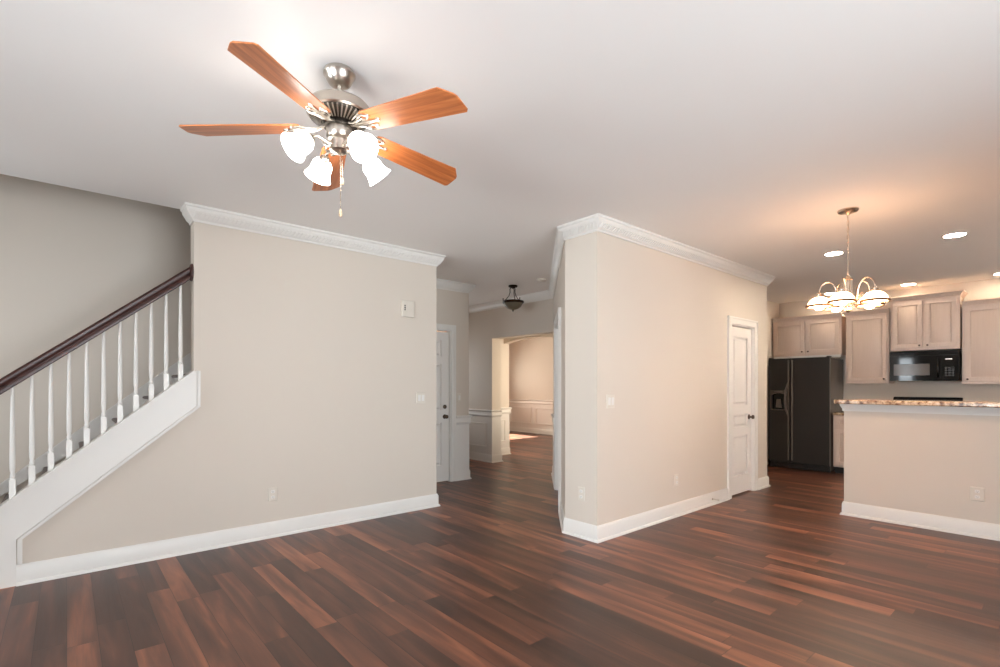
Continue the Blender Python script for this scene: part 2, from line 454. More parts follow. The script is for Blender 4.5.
# ---- wainscot and chair rails
RAIL = [(0, .125), (.034, .125), (.04, .115), (.034, .1), (.022, .088), (.02, .05), (.026, .035), (.02, .02), (.008, 0), (0, 0)]
w = MB(); w.sweep([(0, .78), (.006, .78), (.006, .1), (0, .1)], [(D1+.08, YD), (XD, YD), (XD, 8.2)]); w.sweep(RAIL, [(D1+.075, YD), (XD, YD), (XD, 8.2)], .775)
struct(w.build('trim_5', 'white'))
def frame(mb, fn, u0, u1, z0, z1, t=.022, o0=.004, o1=.018):   # picture-frame moulding, fn(u, out, z)
    for a, b, za, zb in ((u0, u1, z0, z0+t), (u0, u1, z1-t, z1), (u0, u0+t, z0+t, z1-t), (u1-t, u1, z0+t, z1-t)):
        mb.hexa([fn(a, o0, za), fn(b, o0, za), fn(b, o0, zb), fn(a, o0, zb)], [fn(a+.004, o1, za+.004), fn(b-.004, o1, za+.004), fn(b-.004, o1, zb-.004), fn(a+.004, o1, zb-.004)])
w = MB(); pf = [(XF, 8.2), (XF, YO), (XF+.2, YO)]; pv = [(XF+.2, YO), (XF+.2, YV), (XA1, YV), (XA1, YG)]
FACE = [(0, .78), (.006, .78), (.006, .1), (0, .1)]
for p in (pf, pv): w.sweep(FACE, p); w.sweep(RAIL, p, .775)
frame(w, lambda u, o, z: (XF-o, u, z), 6.68, 7.42, .25, .67)
frame(w, lambda u, o, z: (XF-o, u, z), 7.52, 8.1, .25, .67)
frame(w, lambda u, o, z: (u, YV-o, z), 5.9, 6.34, .25, .67)
struct(w.build('trim_6', 'white'))
PAN, PWD, PST = 9.925, .885, 1.035
w = MB(); p = [(9.8, YG), (9.8, 5.02)]; w.sweep([(0, .84), (.006, .84), (.006, .1), (0, .1)], p); w.sweep(RAIL, p, .80)
for y in range(5): frame(w, lambda u, o, z: (9.8-o, u, z), PAN-y*PST, PAN+PWD-y*PST, .25, .71, .03, .004, .026)
struct(w.build('trim_7', 'white'))
w = MB(); p = [diag(LD, 0, 0)[:2], diag(S1+.085, 0, 0)[:2]]; w.sweep(FACE, p); w.sweep(RAIL, p, .775)
struct(w.build('trim_8', 'white'))
# board under the bar top
struct(MB().sweep([(0, 1.135), (.03, 1.135), (.03, 1.12), (.014, 1.085), (.014, 1.06), (0, 1.06)], [(XP+.12, BY1), (XP, BY1), (XP, BY0)]).build('trim_9', 'white'))

# ---- windows behind the camera and in the dining room, some added to carry fill light
def window(name, loc, rz, w_, h_, cols, rows):      # local x along the wall, y into the wall
    e = holder(name, loc, rz)
    f = MB()
    for a in ((-.08, 0, -.08, h_+.08), (w_, w_+.08, -.08, h_+.08)): f.box(a[0], a[1], -.02, .0, a[2], a[3])
    f.box(0, w_, -.02, 0, h_, h_+.08)
    f.box(0, .04, .02, .07, 0, h_); f.box(w_-.04, w_, .02, .07, 0, h_); f.box(.04, w_-.04, .02, .07, 0, .04); f.box(.04, w_-.04, .02, .07, h_-.04, h_)
    f.build('window_frame', 'white', e)
    g = MB()
    for i in range(1, cols): x = w_*i/cols; g.box(x-.012, x+.012, .03, .06, .04, h_-.04)
    for i in range(1, rows):
        z = h_*i/rows; s = [0]+[w_*j/cols for j in range(1, cols)]+[w_]
        for j in range(cols): g.box(s[j]+(.04 if j == 0 else .012), s[j+1]-(.04 if j == cols-1 else .012), .03, .06, z-.012, z+.012)
    if cols > 1 or rows > 1: g.build('window_muntins', 'white', e)
    MB().box(-.1, w_+.1, -.07, .0, -.03, 0).build('window_sill', 'white', e)
    MB().box(.04, w_-.04, .043, .047, .04, h_-.04).build('window_pane', 'pane', e)
    return e
k = 1
for a, b, za, zb in WIN_L: window('window_%d' % k, (XL, a, za), PI/2, b-a, zb-za, 2, 2); k += 1
for a, b, za, zb in WIN_B: window('window_%d' % k, (b, YB, za), PI, b-a, zb-za, 2, 2); k += 1  # the kitchen one is added for its fill light
for a, b, za, zb in WIN_G: window('window_%d' % k, (a, YG, za), 0, b-a, zb-za, 2, 1); k += 1
for a, b, za, zb in ADDED_WIN_R: window('window_%d' % k, (b, 5.02, za), PI, b-a, zb-za, 2, 2); k += 1  # made-up windows for the passage and dining fill
for a, b, za, zb in ADDED_WIN_F: window('window_%d' % k, (a, 8.2, za), 0, b-a, zb-za, 1, 2); k += 1  # made-up window for the foyer fill

# ---- doors: local x along the wall, y into the wall, z up
def slab(mb, w_, h_, t, stiles, rows):
    xs = stiles                       # list of (x0, x1) panel columns
    ys = rows                         # list of (z0, z1)
    zc = sorted([0]+[v for r in ys for v in r]+[h_])
    for i in range(0, len(zc), 2): mb.box(0, w_, 0, t, zc[i], zc[i+1])
    xc = sorted([0]+[v for r in xs for v in r]+[w_])
    for z0, z1 in ys:
        for i in range(0, len(xc), 2): mb.box(xc[i], xc[i+1], 0, t, z0, z1)
        for x0, x1 in xs:
            mb.box(x0, x1, .024, t-.004, z0, z1)
            b = min(.036, (x1-x0)*.28, (z1-z0)*.28)
            mb.hexa([(x0+.016, .024, z0+.016), (x1-.016, .024, z0+.016), (x1-.016, .024, z1-.016), (x0+.016, .024, z1-.016)],
                    [(x0+b, .002, z0+b), (x1-b, .002, z0+b), (x1-b, .002, z1-b), (x0+b, .002, z1-b)])
    return mb
def casing(mb, w_, h_, cw=.085, t=.016, depth=.05):
    for x0, x1, z0, z1 in ((-cw, 0, 0, h_+cw), (w_, w_+cw, 0, h_+cw), (0, w_, h_, h_+cw)):
        mb.box(x0, x1, -t, 0, z0, z1)
    mb.box(-cw, -cw+.02, -t-.007, -t, 0, h_+cw); mb.box(w_+cw-.02, w_+cw, -t-.007, -t, 0, h_+cw); mb.box(-cw+.02, w_+cw-.02, -t-.007, -t, h_+cw-.02, h_+cw)
    mb.box(.0, .014, 0, depth, 0, h_); mb.box(w_-.014, w_, 0, depth, 0, h_); mb.box(.014, w_-.014, 0, depth, h_-.014, h_)
    return mb
def knob(parent, x, z, y=-.0, name='door_knob'):
    m4 = Matrix.Translation((x, y, z)) @ Matrix.Rotation(PI/2, 4, 'X')
    return MB().lathe([(.031, 0), (.031, .006), (.014, .01), (.011, .03), (.02, .036), (.027, .048), (.024, .06), (.012, .066), (0, .067)], 20, m4).build(name, 'knob', parent)
d = holder('door_1', (P0, Y2, 0))
casing(MB(), P1-P0, 2.045).build('door_casing', 'white', d)
dw = P1-P0-.034
s = slab(MB(), dw, 2.005, .035, [(.105, dw-.105)], [(.21, .70), (.80, .955), (1.065, 1.885)]).build('door_panel', 'door', d, loc=(.017, .02, .018))
knob(d, P1-P0-.085, .93, .02)
for z in (.25, 1.03, 1.8): MB().lathe([(.006, z-.045), (.006, z+.045)], 8, Matrix.Translation((.016, .012, 0))).build('door_hinge', 'nickel', d)
d = holder('door_2', (D0, YD, 0))
casing(MB(), D1-D0, 2.075, .075).build('door_casing', 'white', d)
dw = D1-D0-.034
slab(MB(), dw, 2.035, .04, [(.12, dw/2-.05), (dw/2+.05, dw-.12)], [(.22, .80), (.97, 1.60), (1.70, 1.92)]).build('door_panel', 'door', d, loc=(.017, .025, .015))
knob(d, D1-D0-.085, .895, .025)
MB().lathe([(.028, 0), (.028, .012), (.02, .018), (0, .019)], 18, Matrix.Translation((D1-D0-.085, .025, 1.03)) @ Matrix.Rotation(PI/2, 4, 'X')).build('deadbolt', 'knob', d)
# hall door in the diagonal wall: local x runs from the foyer end towards the corner
d = holder('door_3', diag(S1, 0, 0), PI+PI/4)
casing(MB(), S1-S0, 2.04, .085, .024).build('door_casing', 'white', d)
dw = S1-S0-.034
slab(MB(), dw, 2.0, .04, [(.12, dw/2-.05), (dw/2+.05, dw-.12)], [(.22, .80), (.97, 1.60), (1.70, 1.90)]).build('door_panel', 'door', d, loc=(.017, .05, .015))

# ------------------------------------------------------------------ staircase
SL = .832                        # slope of the stringer
def ztop(x): return .789+SL*x
XS0 = -.93
# knee wall under the balusters, closed stringer board and its moulding
stair = thing('staircase', (XS0, Y1, 0), 'staircase with dark wooden treads behind a white closed stringer, rising beside the long beige wall', 'stairs')
ox, oy = XS0, Y1
def SP(u, v, d_): return (u-ox, d_-oy, v)
MB().prism([(XS0, 0), (X1a, 0), (X1a, ztop(X1a)-.012), (XS0, .012)], SP, Y1+.001, Y1b).build('stringer_wall', 'wall', stair)
xe = .780
low = lambda x: .5135+.827*x
pts = [(XS0, .0), (-.25, .0), (-.25, low(-.25)), (xe, low(xe)), (xe, ztop(xe)), (X1a-.002, ztop(X1a)), (XS0, ztop(XS0))]
MB().prism(pts, SP, Y1-.016, Y1).build('stringer_board', 'white', stair)
def strip(mb, o0, o1, d_):            # strip between two offsets below the board edge, with its upright at the foot
    xa, xb = -.25+o0*.9, -.25+o1*.9
    mb.prism([(xa, low(xa)-o0), (xe, low(xe)-o0), (xe+o0*.9, low(xe)-o0*.2), (xe+o0*.9, ztop(xe)), (xe+o1*.9, ztop(xe)), (xe+o1*.9, low(xe)-o1*.2), (xe, low(xe)-o1), (xb, low(xb)-o1), (xb, .135), (xa, .135)], SP, Y1-d_, Y1)
w = MB()
strip(w, .005, .013, .013); strip(w, .013, .026, .020); strip(w, .026, .032, .008)
w.build('stringer_moulding', 'white', stair)
w = MB()
w.prism([(XS0, ztop(XS0)-.0), (X1a, ztop(X1a)), (X1a, ztop(X1a)+.014), (XS0, ztop(XS0)+.014)], SP, Y1-.026, Y1b+.012)
w.prism([(XS0, ztop(XS0)-.022), (X1a, ztop(X1a)-.022), (X1a, ztop(X1a)), (XS0, ztop(XS0))], SP, Y1-.022, Y1-.016)
w.build('stringer_cap', 'white', stair)
RUN, RISE = .2236, .1934
for i in range(1, 14):
    nx = -.37+(i-2)*RUN; z = .452+(i-2)*RISE
    MB().box(nx+.025-ox, nx+.045+RUN-ox, Y1b+.002-oy, YD-.025-oy, max(z-RISE, 0) if i > 1 else 0, z-.028).build('riser', 'white', stair)
    pr = [(nx+RUN+.025, z-.028), (nx+.012, z-.028), (nx+.003, z-.022), (nx, z-.014), (nx+.003, z-.006), (nx+.012, z), (nx+RUN+.025, z)]
    MB().prism(pr, SP, Y1b+.002, YD-.022).build('tread', 'mahogany', stair)
# wall-side skirt board
MB().prism([(-1.0, 0), (2.6, .86+.85*2.6-.45), (2.6, .86+.85*2.6), (-1.0, .03)], SP, YD-.02, YD-.002).prism([(-1.0, .005), (2.6, .835+.85*2.6), (2.6, .86+.85*2.6), (-1.0, .03)], SP, YD-.028, YD-.02).build('skirt_board', 'white', stair)

rail = thing('stair_railing', (XS0, (Y1+Y1b)/2, 0), 'dark mahogany handrail on white turned balusters along the open stairs', 'railing')
ry = (Y1+Y1b)/2
def RP(u, v, d_): return (u-XS0, d_, v)
zr = lambda x: 1.643+.843*x        # top of the handrail
# shaped rail: cross-section swept along the slope
sec = [(-.022, -.085), (.022, -.085), (.026, -.062), (.020, -.050), (.031, -.034), (.031, -.014), (.018, 0), (-.018, 0), (-.031, -.014), (-.031, -.034), (-.020, -.050), (-.026, -.062)]
sec = [(a, b*1.25) for a, b in sec]
x0, x1 = XS0+.02, X1a-.018
vs = [RP(x, zr(x)+b, a) for x in (x0, x1) for a, b in sec]; nS = len(sec)
MB().add(vs, [list(range(nS)), list(range(2*nS-1, nS-1, -1))]+[[i, (i+1) % nS, (i+1) % nS+nS, i+nS] for i in range(nS)]).build('handrail', 'mahogany', rail, bevel=.003)
m4 = Matrix.Translation((X1a-XS0, 0, zr(X1a)-.058)) @ Matrix.Rotation(-PI/2, 4, 'Y')
MB().lathe([(.07, 0), (.07, .008), (.062, .014), (.056, .018), (0, .018)], 28, m4).build('rosette', 'mahogany', rail)
def baluster(x):
    zb = ztop(x)+.012; zt = zr(x)-.100; L = zt-zb; b = MB(); u = x-XS0; hs = .0165
    b.hexa([(u-hs, -hs, zb-hs*SL), (u+hs, -hs, zb+hs*SL), (u+hs, hs, zb+hs*SL), (u-hs, hs, zb-hs*SL)], [(u-hs, -hs, zb+.12), (u+hs, -hs, zb+.12), (u+hs, hs, zb+.12), (u-hs, hs, zb+.12)])
    b.lathe([(.0155, zb+.12), (.011, zb+.130), (.0145, zb+.140), (.0145, zb+.147), (.0105, zb+.156), (.0148, zb+.19), (.0155, zb+.23), (.0135, zb+L*.55), (.0105, zb+L*.85), (.009, zt+.02)], 12, Matrix.Translation((u, 0, 0)))
    return b.build('baluster', 'white', rail)
for i in range(-5, 11): baluster(-.273+.0956*i)
nw = MB(); nw.box(0-.0, .09, -.045, .045, 0, 1.02); nw.box(-.008, .098, -.053, .053, 0, .14); nw.box(-.012, .102, -.057, .057, 1.02, 1.045); nw.hexa([(0, -.045, 1.045), (.09, -.045, 1.045), (.09, .045, 1.045), (0, .045, 1.045)], [(.03, -.015, 1.08), (.06, -.015, 1.08), (.06, .015, 1.08), (.03, .015, 1.08)])
nw.build('newel_post', 'white', rail, loc=(-.095, 0, 0))

# ------------------------------------------------------------------ ceiling fan
FX, FY = .933, 2.183
fan = thing('ceiling_fan', (FX, FY, H), 'brushed nickel ceiling fan with five orange wood blades and four lit glass shades', 'ceiling fan')
T = lambda z: z-H
MB().lathe([(0, T(2.74)), (.066, T(2.74)), (.070, T(2.732)), (.070, T(2.722)), (.062, T(2.712)), (.058, T(2.70)), (.046, T(2.682)), (.034, T(2.675)), (.016, T(2.672)), (0, T(2.672))], 36).build('canopy', 'nickel', fan)
MB().lathe([(.0105, T(2.675)), (.0105, T(2.60))], 16).build('downrod', 'nickel', fan)
MB().lathe([(0, T(2.615)), (.025, T(2.613)), (.03, T(2.603)), (.09, T(2.598)), (.128, T(2.586)), (.140, T(2.570)), (.140, T(2.538)), (.134, T(2.532)), (.130, T(2.532))], 48).build('motor_housing', 'nickel', fan)
MB().lathe([(.132, T(2.534)), (.128, T(2.524)), (.075, T(2.500)), (0, T(2.500))], 48).build('vent_plate', 'nickel_dark', fan)
v = MB()
for i in range(40):
    a = 2*PI*i/40; m4 = Matrix.Rotation(a, 4, 'Z')
    q = [Vector(p) for p in ((.130, -.0035, T(2.533)), (.130, .0035, T(2.533)), (.078, .0025, T(2.506)), (.078, -.0025, T(2.506)))]
    q2 = [p+Vector((0, 0, -.008)) for p in q]
    v.hexa([m4 @ p for p in q2], [m4 @ p for p in q])
v.build('vent_fins', 'nickel', fan)
MB().lathe([(0, T(2.505)), (.066, T(2.503)), (.070, T(2.495)), (.070, T(2.484)), (0, T(2.484))], 36).build('rotor_hub', 'nickel_dark', fan)
MB().lathe([(0, T(2.486)), (.054, T(2.486)), (.056, T(2.478)), (.056, T(2.440)), (.050, T(2.432)), (.036, T(2.428)), (.034, T(2.400)), (.042, T(2.396)), (.042, T(2.382)), (.028, T(2.372)), (.010, T(2.368)), (0, T(2.367))], 36).build('switch_housing', 'nickel', fan)
ANG0 = math.radians(1.5)
R0, R1 = .165, .655
outl = [(R0, -.052), (R0+.015, -.060), (R1-.052, -.076), (R1-.008, -.030), (R1, -.012), (R1, .064), (R1-.010, .076), (R0+.015, .060), (R0, .052)]
for i in range(5):
    a = ANG0+i*2*PI/5
    ob = MB().prism(outl, lambda u, v_, d_: (u, v_, d_), -.003, .003).build('blade', 'blade', fan, bevel=.0015)
    ob.location = (0, 0, T(2.487)); ob.rotation_mode = 'QUATERNION'
    rot = Matrix.Rotation(a, 4, 'Z') @ Matrix.Rotation(math.radians(4.5), 4, 'Y') @ Matrix.Rotation(math.radians(-11), 4, 'X')
    ob.rotation_quaternion = rot.to_quaternion()
    ir = MB()
    for sgn in (-1, 1):
        ir.tube([(.062, sgn*.010, .008), (.10, sgn*.012, -.004), (.135, sgn*.024, -.006), (.155, sgn*.044, -.006), (.185, sgn*.046, -.006), (.205, sgn*.030, -.006), (.185, sgn*.018, -.006), (.165, sgn*.022, -.006)], .0052, 8)
    ir.tube([(.10, 0, -.005), (.17, 0, -.007), (.235, 0, -.006)], [.007, .009, .005], 8)
    for x_, y_ in ((.20, .032), (.20, -.032), (.232, 0)): ir.lathe([(0, -.011), (.008, -.010), (.011, -.004), (.011, -.003)], 12, Matrix.Translation((x_, y_, 0)))
    io = ir.build('blade_iron', 'nickel', fan); io.location = ob.location; io.rotation_mode = 'QUATERNION'; io.rotation_quaternion = ob.rotation_quaternion
for i in range(4):
    a = math.radians(5+90*i); ca, sa = math.cos(a), math.sin(a)
    arm = MB().tube([(ca*r, sa*r, T(z)) for r, z in ((.034, 2.402), (.060, 2.400), (.085, 2.408), (.105, 2.412), (.122, 2.404), (.134, 2.390))], .007, 8)
    arm.tube([(ca*r, sa*r, T(z)) for r, z in ((.040, 2.388), (.06, 2.380), (.075, 2.386), (.078, 2.396), (.068, 2.402))], .0035, 6)
    arm.build('lamp_arm', 'nickel', fan)
    ax = Matrix.Translation((ca*.132, sa*.132, T(2.396))) @ Matrix.Rotation(a, 4, 'Z') @ Matrix.Rotation(math.radians(180-48), 4, 'Y') @ Matrix.Scale(.89, 4)
    MB().lathe([(0, -.006), (.016, -.006), (.022, 0), (.026, .012), (.030, .026), (.027, .028), (0, .026)], 24, ax).build('lamp_fitter', 'nickel', fan)
    sh = MB().lathe([(.028, .018), (.040, .026), (.050, .042), (.053, .060), (.053, .078), (.058, .098), (.066, .114), (.071, .122), (.0685, .122), (.055, .098), (.050, .078), (.050, .060), (.047, .042), (.038, .029), (.026, .022)], 28, ax).build('lamp_shade', 'fan_glass', fan)
    MB().lathe([(0, .022), (.012, .022), (.013, .04), (.026, .065), (.028, .08), (.022, .097), (0, .106)], 18, ax).build('bulb', 'fan_bulb', sh)
def chain(x, y, z0, z1, fz):
    m = MB()
    m.tube([(x, y, z0), (x, y, z1)], .0016, 6)
    z = z1
    while z < z0: m.lathe([(0, z-.0026), (.0026, z), (0, z+.0026)], 6, Matrix.Translation((x, y, 0))); z += .0075
    o = m.build('pull_chain', 'brass', fan)
    MB().lathe([(0, fz), (.006, fz+.001), (.0085, fz+.010), (.006, fz+.026), (.003, fz+.034), (0, fz+.035)], 14, Matrix.Translation((x, y, 0))).build('pull_fob', 'fob', o)
chain(0.003, -.004, T(2.37), T(2.12), T(2.083))
chain(.022, .02, T(2.385), T(2.28), T(2.240))

# ------------------------------------------------------------------ chandelier
CX, CY = 4.774, 1.203
ch = thing('chandelier', (CX, CY, H), 'five-arm chandelier with lit dome glass shades hanging in front of the kitchen', 'chandelier')
MB().lathe([(0, T(2.74)), (.072, T(2.74)), (.074, T(2.732)), (.066, T(2.722)), (.02, T(2.712)), (.008, T(2.70)), (0, T(2.70))], 32).build('canopy', 'brass', ch)
m = MB(); z = 2.705; q = 0
while z > 2.40:                        # oval chain links
    pts = []
    for i in range(13):
        t = 2*PI*i/12; u = .0075*math.cos(t); pts.append((u if q % 2 else 0, 0 if q % 2 else u, T(z-.014)+.017*math.sin(t)))
    m.tube(pts, .0018, 6); z -= .028; q += 1
m.tube([(.004*math.sin(i*1.1), .004*math.cos(i*1.1), T(2.70-.033*i)) for i in range(10)], .0018, 6)
m.build('chain', 'brass', ch)
MB().lathe([(.005, T(2.41)), (.005, T(2.20))], 10).build('stem', 'brass', ch)
b = MB().lathe([(0, T(2.215)), (.012, T(2.21)), (.016, T(2.195)), (.030, T(2.185)), (.034, T(2.175)), (.020, T(2.168)), (.020, T(1.985)), (.034, T(1.975)), (.034, T(1.955)), (.024, T(1.948)), (.024, T(1.925)), (.012, T(1.912)), (0, T(1.908))], 28)
for i in range(6):                    # reeded column
    a = 2*PI*i/6; b.lathe([(.0075, T(1.985)), (.0075, T(2.168))], 8, Matrix.Translation((.026*math.cos(a), .026*math.sin(a), 0)))
b.build('body', 'brass', ch)
RS = .196
for i in range(5):
    a = math.radians(38.6+72*i); ca, sa = math.cos(a), math.sin(a)
    P = [(.024, 1.965), (.045, 1.972), (.062, 2.00), (.072, 2.05), (.080, 2.10), (.098, 2.145), (.125, 2.168), (.155, 2.166), (.180, 2.145), (.193, 2.115), (RS, 2.085), (RS, 2.07)]
    m = MB().tube([(ca*r, sa*r, T(z)) for r, z in P], .0048, 8)
    m.tube([(ca*r, sa*r, T(z)) for r, z in ((.066, 2.02), (.085, 2.030), (.103, 2.030), (.112, 2.043), (.104, 2.056), (.092, 2.050), (.095, 2.040))], .003, 6)
    m.build('arm', 'brass', ch)
    X = Matrix.Translation((ca*RS, sa*RS, 0))
    MB().lathe([(0, T(2.092)), (.010, T(2.090)), (.014, T(2.080)), (.023, T(2.074)), (.023, T(2.058)), (.030, T(2.054)), (.030, T(2.048)), (0, T(2.050))], 20, X).build('lamp_fitter', 'brass', ch)
    sh = MB().lathe([(.026, T(2.050)), (.045, T(2.043)), (.064, T(2.028)), (.078, T(2.008)), (.086, T(1.988)), (.089, T(1.978)), (.0865, T(1.978)), (.083, T(1.988)), (.075, T(2.006)), (.062, T(2.025)), (.044, T(2.040)), (.026, T(2.046))], 32, X).build('lamp_shade', 'ch_glass', ch)
    MB().lathe([(.088, T(1.987)), (.096, T(1.986)), (.101, T(1.978)), (.101, T(1.974)), (.096, T(1.968)), (.086, T(1.968)), (.086, T(1.978))], 36, X, closed=True).build('shade_rim', 'rim', sh)
    MB().lathe([(0, T(2.045)), (.014, T(2.043)), (.016, T(2.02)), (.032, T(1.99)), (.036, T(1.968)), (.028, T(1.950)), (0, T(1.941))], 20, X).build('bulb', 'ch_bulb', sh)
# loop on top of the body
b = MB(); b.tube([(.016*math.cos(t*PI/8), 0, T(2.232)+.02*math.sin(t*PI/8)) for t in range(17)], .0028, 6); b.build('hanging_loop', 'brass', ch)

# ------------------------------------------------------------------ recessed lights, hall lamp, smoke detector
def downlight(x, y, label, mt='can'):
    t = thing('recessed_light', (x, y, H), label, 'recessed light', 'recessed lights in the kitchen ceiling')
    MB().lathe([(.078, .0), (.096, 0), (.096, -.004), (.09, -.007), (.078, -.005)], 36, closed=True).build('trim_ring', 'white', t)
    MB().lathe([(0, -.0025), (.078, -.0025), (.078, -.0005), (0, -.0005)], 36, smooth=False).build('lens', mt, t)
downlight(6.23, 1.70, 'lit recessed light just behind the chandelier stem, above its left shades')
downlight(6.328, .744, 'large lit recessed light above the breakfast bar, highest in the photo')
downlight(8.90, 2.47, 'lit recessed light above the refrigerator cabinets, partly behind the chandelier shades', 'can_back')
downlight(8.92, 1.53, 'lit recessed light above the double cabinet over the microwave', 'can_back')
downlight(8.95, .60, 'lit recessed light above the tall cabinet at the right edge', 'can_back')

hl = thing('hall_lamp', (4.787, 5.231, H), 'unlit dark bronze bowl ceiling lamp hanging in the foyer', 'ceiling lamp')
MB().lathe([(0, 0), (.062, 0), (.066, -.012), (.058, -.024), (.03, -.032), (.012, -.044), (0, -.046)], 28).build('canopy', 'bronze', hl)
m = MB()
for i in range(3):
    a = 2*PI*i/3+.5; m.tube([(math.cos(a)*r, math.sin(a)*r, z) for r, z in ((.030, -.028), (.045, -.055), (.042, -.10), (.06, -.15), (.105, -.205), (.132, -.230))], .0055, 8)
    m.lathe([(0, -.245), (.008, -.235), (.006, -.205), (.010, -.195), (0, -.18)], 10, Matrix.Translation((math.cos(a)*.143, math.sin(a)*.143, 0)))
m.build('lamp_rods', 'bronze', hl)
MB().lathe([(.132, -.222), (.152, -.222), (.156, -.232), (.150, -.248), (.138, -.256), (.132, -.250)], 40, closed=True).build('rim', 'bronze', hl)
MB().lathe([(.138, -.246), (.132, -.272), (.112, -.302), (.078, -.328), (.04, -.342), (0, -.346)], 36).build('glass_bowl', 'bowl', hl)
MB().lathe([(0, -.338), (.016, -.344), (.014, -.354), (.008, -.36), (.009, -.368), (0, -.376)], 14).build('finial', 'bronze', hl)
sm = thing('smoke_detector', (4.786, 4.658, H), 'round white smoke detector on the hall ceiling', 'smoke detector')
MB().lathe([(0, 0), (.066, 0), (.066, -.012), (.060, -.026), (.045, -.034), (0, -.036)], 32).build('detector_body', 'plate', sm)
MB().lathe([(.030, -.034), (.040, -.0345), (.040, -.0375), (.030, -.0375)], 24, closed=True).build('vent_ring', 'white', sm)

# ------------------------------------------------------------------ wall plates: local x along wall, y out of wall = -y
def plate(name, loc, rz, label, cat, kind, w_=.075, h_=.118, group=None):
    t = thing(name, loc, label, cat, group, rz)
    pw, ph = w_/2, h_/2
    MB().hexa([(-pw, 0, -ph), (pw, 0, -ph), (pw, 0, ph), (-pw, 0, ph)], [(-pw+.004, -.006, -ph+.004), (pw-.004, -.006, -ph+.004), (pw-.004, -.006, ph-.004), (-pw+.004, -.006, ph-.004)]).build('cover_plate', 'plate', t)
    if kind == 'outlet':
        for zc in (.024, -.024):
            r = MB().prism([(.017*math.cos(a*PI/8), zc+min(.0125, max(-.0125, .017*math.sin(a*PI/8)))) for a in range(16)], lambda u, v_, d_: (u, d_, v_), -.009, -.005).build('receptacle', 'white', t)
            sl = MB(); sl.box(-.0075, -.0055, -.0095, -.0089, zc-.002, zc+.006); sl.box(.0055, .0075, -.0095, -.0089, zc-.002, zc+.005); sl.box(-.002, .002, -.0095, -.0089, zc-.009, zc-.005)
            sl.build('slots', 'dark', r)
    else:
        n_ = 2 if w_ > .1 else 1
        for i in range(n_):
            xc = (i-(n_-1)/2)*.046
            MB().hexa([(xc-.016, -.005, -.033), (xc+.016, -.005, -.033), (xc+.016, -.005, .033), (xc-.016, -.005, .033)], [(xc-.015, -.008, -.032), (xc+.015, -.008, -.032), (xc+.015, -.012, .032), (xc-.015, -.012, .032)]).build('rocker', 'white', t)
    return t
plate('wall_outlet', (1.357, Y1, .372), 0, 'white wall outlet low on the long stair wall', 'outlet', 'outlet')
plate('light_switch', (2.86, Y1, 1.187), 0, 'white double light switch at the hall end of the stair wall', 'light switch', 'switch', .115)
plate('wall_outlet', (XC, 2.812, .378), -PI/2, 'white wall outlet on the narrow end of the pantry wall', 'outlet', 'outlet')
plate('light_switch', (3.565, Y2, 1.183), 0, 'white double light switch on the pantry wall near its corner', 'light switch', 'switch', .115)
plate('wall_outlet', (4.655, Y2, .365), 0, 'white wall outlet low on the warm-lit pantry wall', 'outlet', 'outlet')
plate('light_switch', (4.125, YD, 1.15), 0, 'white light switch beside the entry door above the chair rail', 'light switch', 'switch')
plate('wall_outlet', (XP, .558, .372), -PI/2, 'white wall outlet low on the breakfast bar wall', 'outlet', 'outlet', .09, .12)
t = thing('door_chime', (2.69, Y1, 2.118), 'white door chime box with a small dark slot high on the stair wall', 'door chime')
MB().box(-.07, .07, -.035, 0, -.085, .085).build('chime_cover', 'plate', t, bevel=.006)
sl = MB()
for z in (-.022, 0, .022): sl.lathe([(0, 0), (.0075, 0), (.0075, .002), (0, .002)], 12, Matrix.Translation((-.042, -.0345, z+.01)) @ Matrix.Rotation(PI/2, 4, 'X'))
sl.box(-.0455, -.0385, -.0362, -.0345, -.012, .032)
sl.build('slot', 'dark', t)
t = thing('door_stop', (5.39, Y2-.016, .065), 'small metal spring door stop on the pantry baseboard', 'door stop')
s = MB()
s.lathe([(0, 0), (.012, 0), (.012, .006), (.007, .008)], 14, Matrix.Rotation(PI/2, 4, 'X'))
s.tube([(.0055*math.cos(i*PI/4), -.008-.0009*i, .0055*math.sin(i*PI/4)) for i in range(60)], .0012, 5)
s.build('spring', 'nickel', t)
MB().lathe([(0, .06), (.008, .06), (.009, .066), (.007, .075), (0, .076)], 12, Matrix.Rotation(PI/2, 4, 'X')).build('rubber_tip', 'plate', t)

# ------------------------------------------------------------------ kitchen (fronts face -x). local frame: x to the right of the viewer (-Y), y into the wall (+X)
RZK = -PI/2
def cab_door(parent, x0, x1, z0, z1, kx, kz, nm='door', t=.02):
    b = MB(); w_, h_ = x1-x0, z1-z0; sw = .055
    b.box(0, w_, -t, 0, 0, sw); b.box(0, w_, -t, 0, h_-sw, h_); b.box(0, sw, -t, 0, sw, h_-sw); b.box(w_-sw, w_, -t, 0, sw, h_-sw)
    b.box(sw, w_-sw, -.008, 0, sw, h_-sw)
    b.hexa([(sw+.006, -.008, sw+.006), (w_-sw-.006, -.008, sw+.006), (w_-sw-.006, -.008, h_-sw-.006), (sw+.006, -.008, h_-sw-.006)],
           [(sw+.03, -.018, sw+.03), (w_-sw-.03, -.018, sw+.03), (w_-sw-.03, -.018, h_-sw-.03), (sw+.03, -.018, h_-sw-.03)])
    o = b.build(nm, 'cabinet', parent, loc=(x0, 0, z0), bevel=.003)
    if kx is not None:
        MB().lathe([(.006, 0), (.006, .010), (.0125, .016), (.0125, .022), (.007, .026), (0, .0265)], 16, Matrix.Translation((kx-x0, -t, kz-z0)) @ Matrix.Rotation(PI/2, 4, 'X')).build('knob', 'knob', o)
    return o
CC = [(0, 0), (.006, 0), (.012, .012), (.030, .035), (.036, .045), (.042, .048), (.042, .062), (0, .062)]
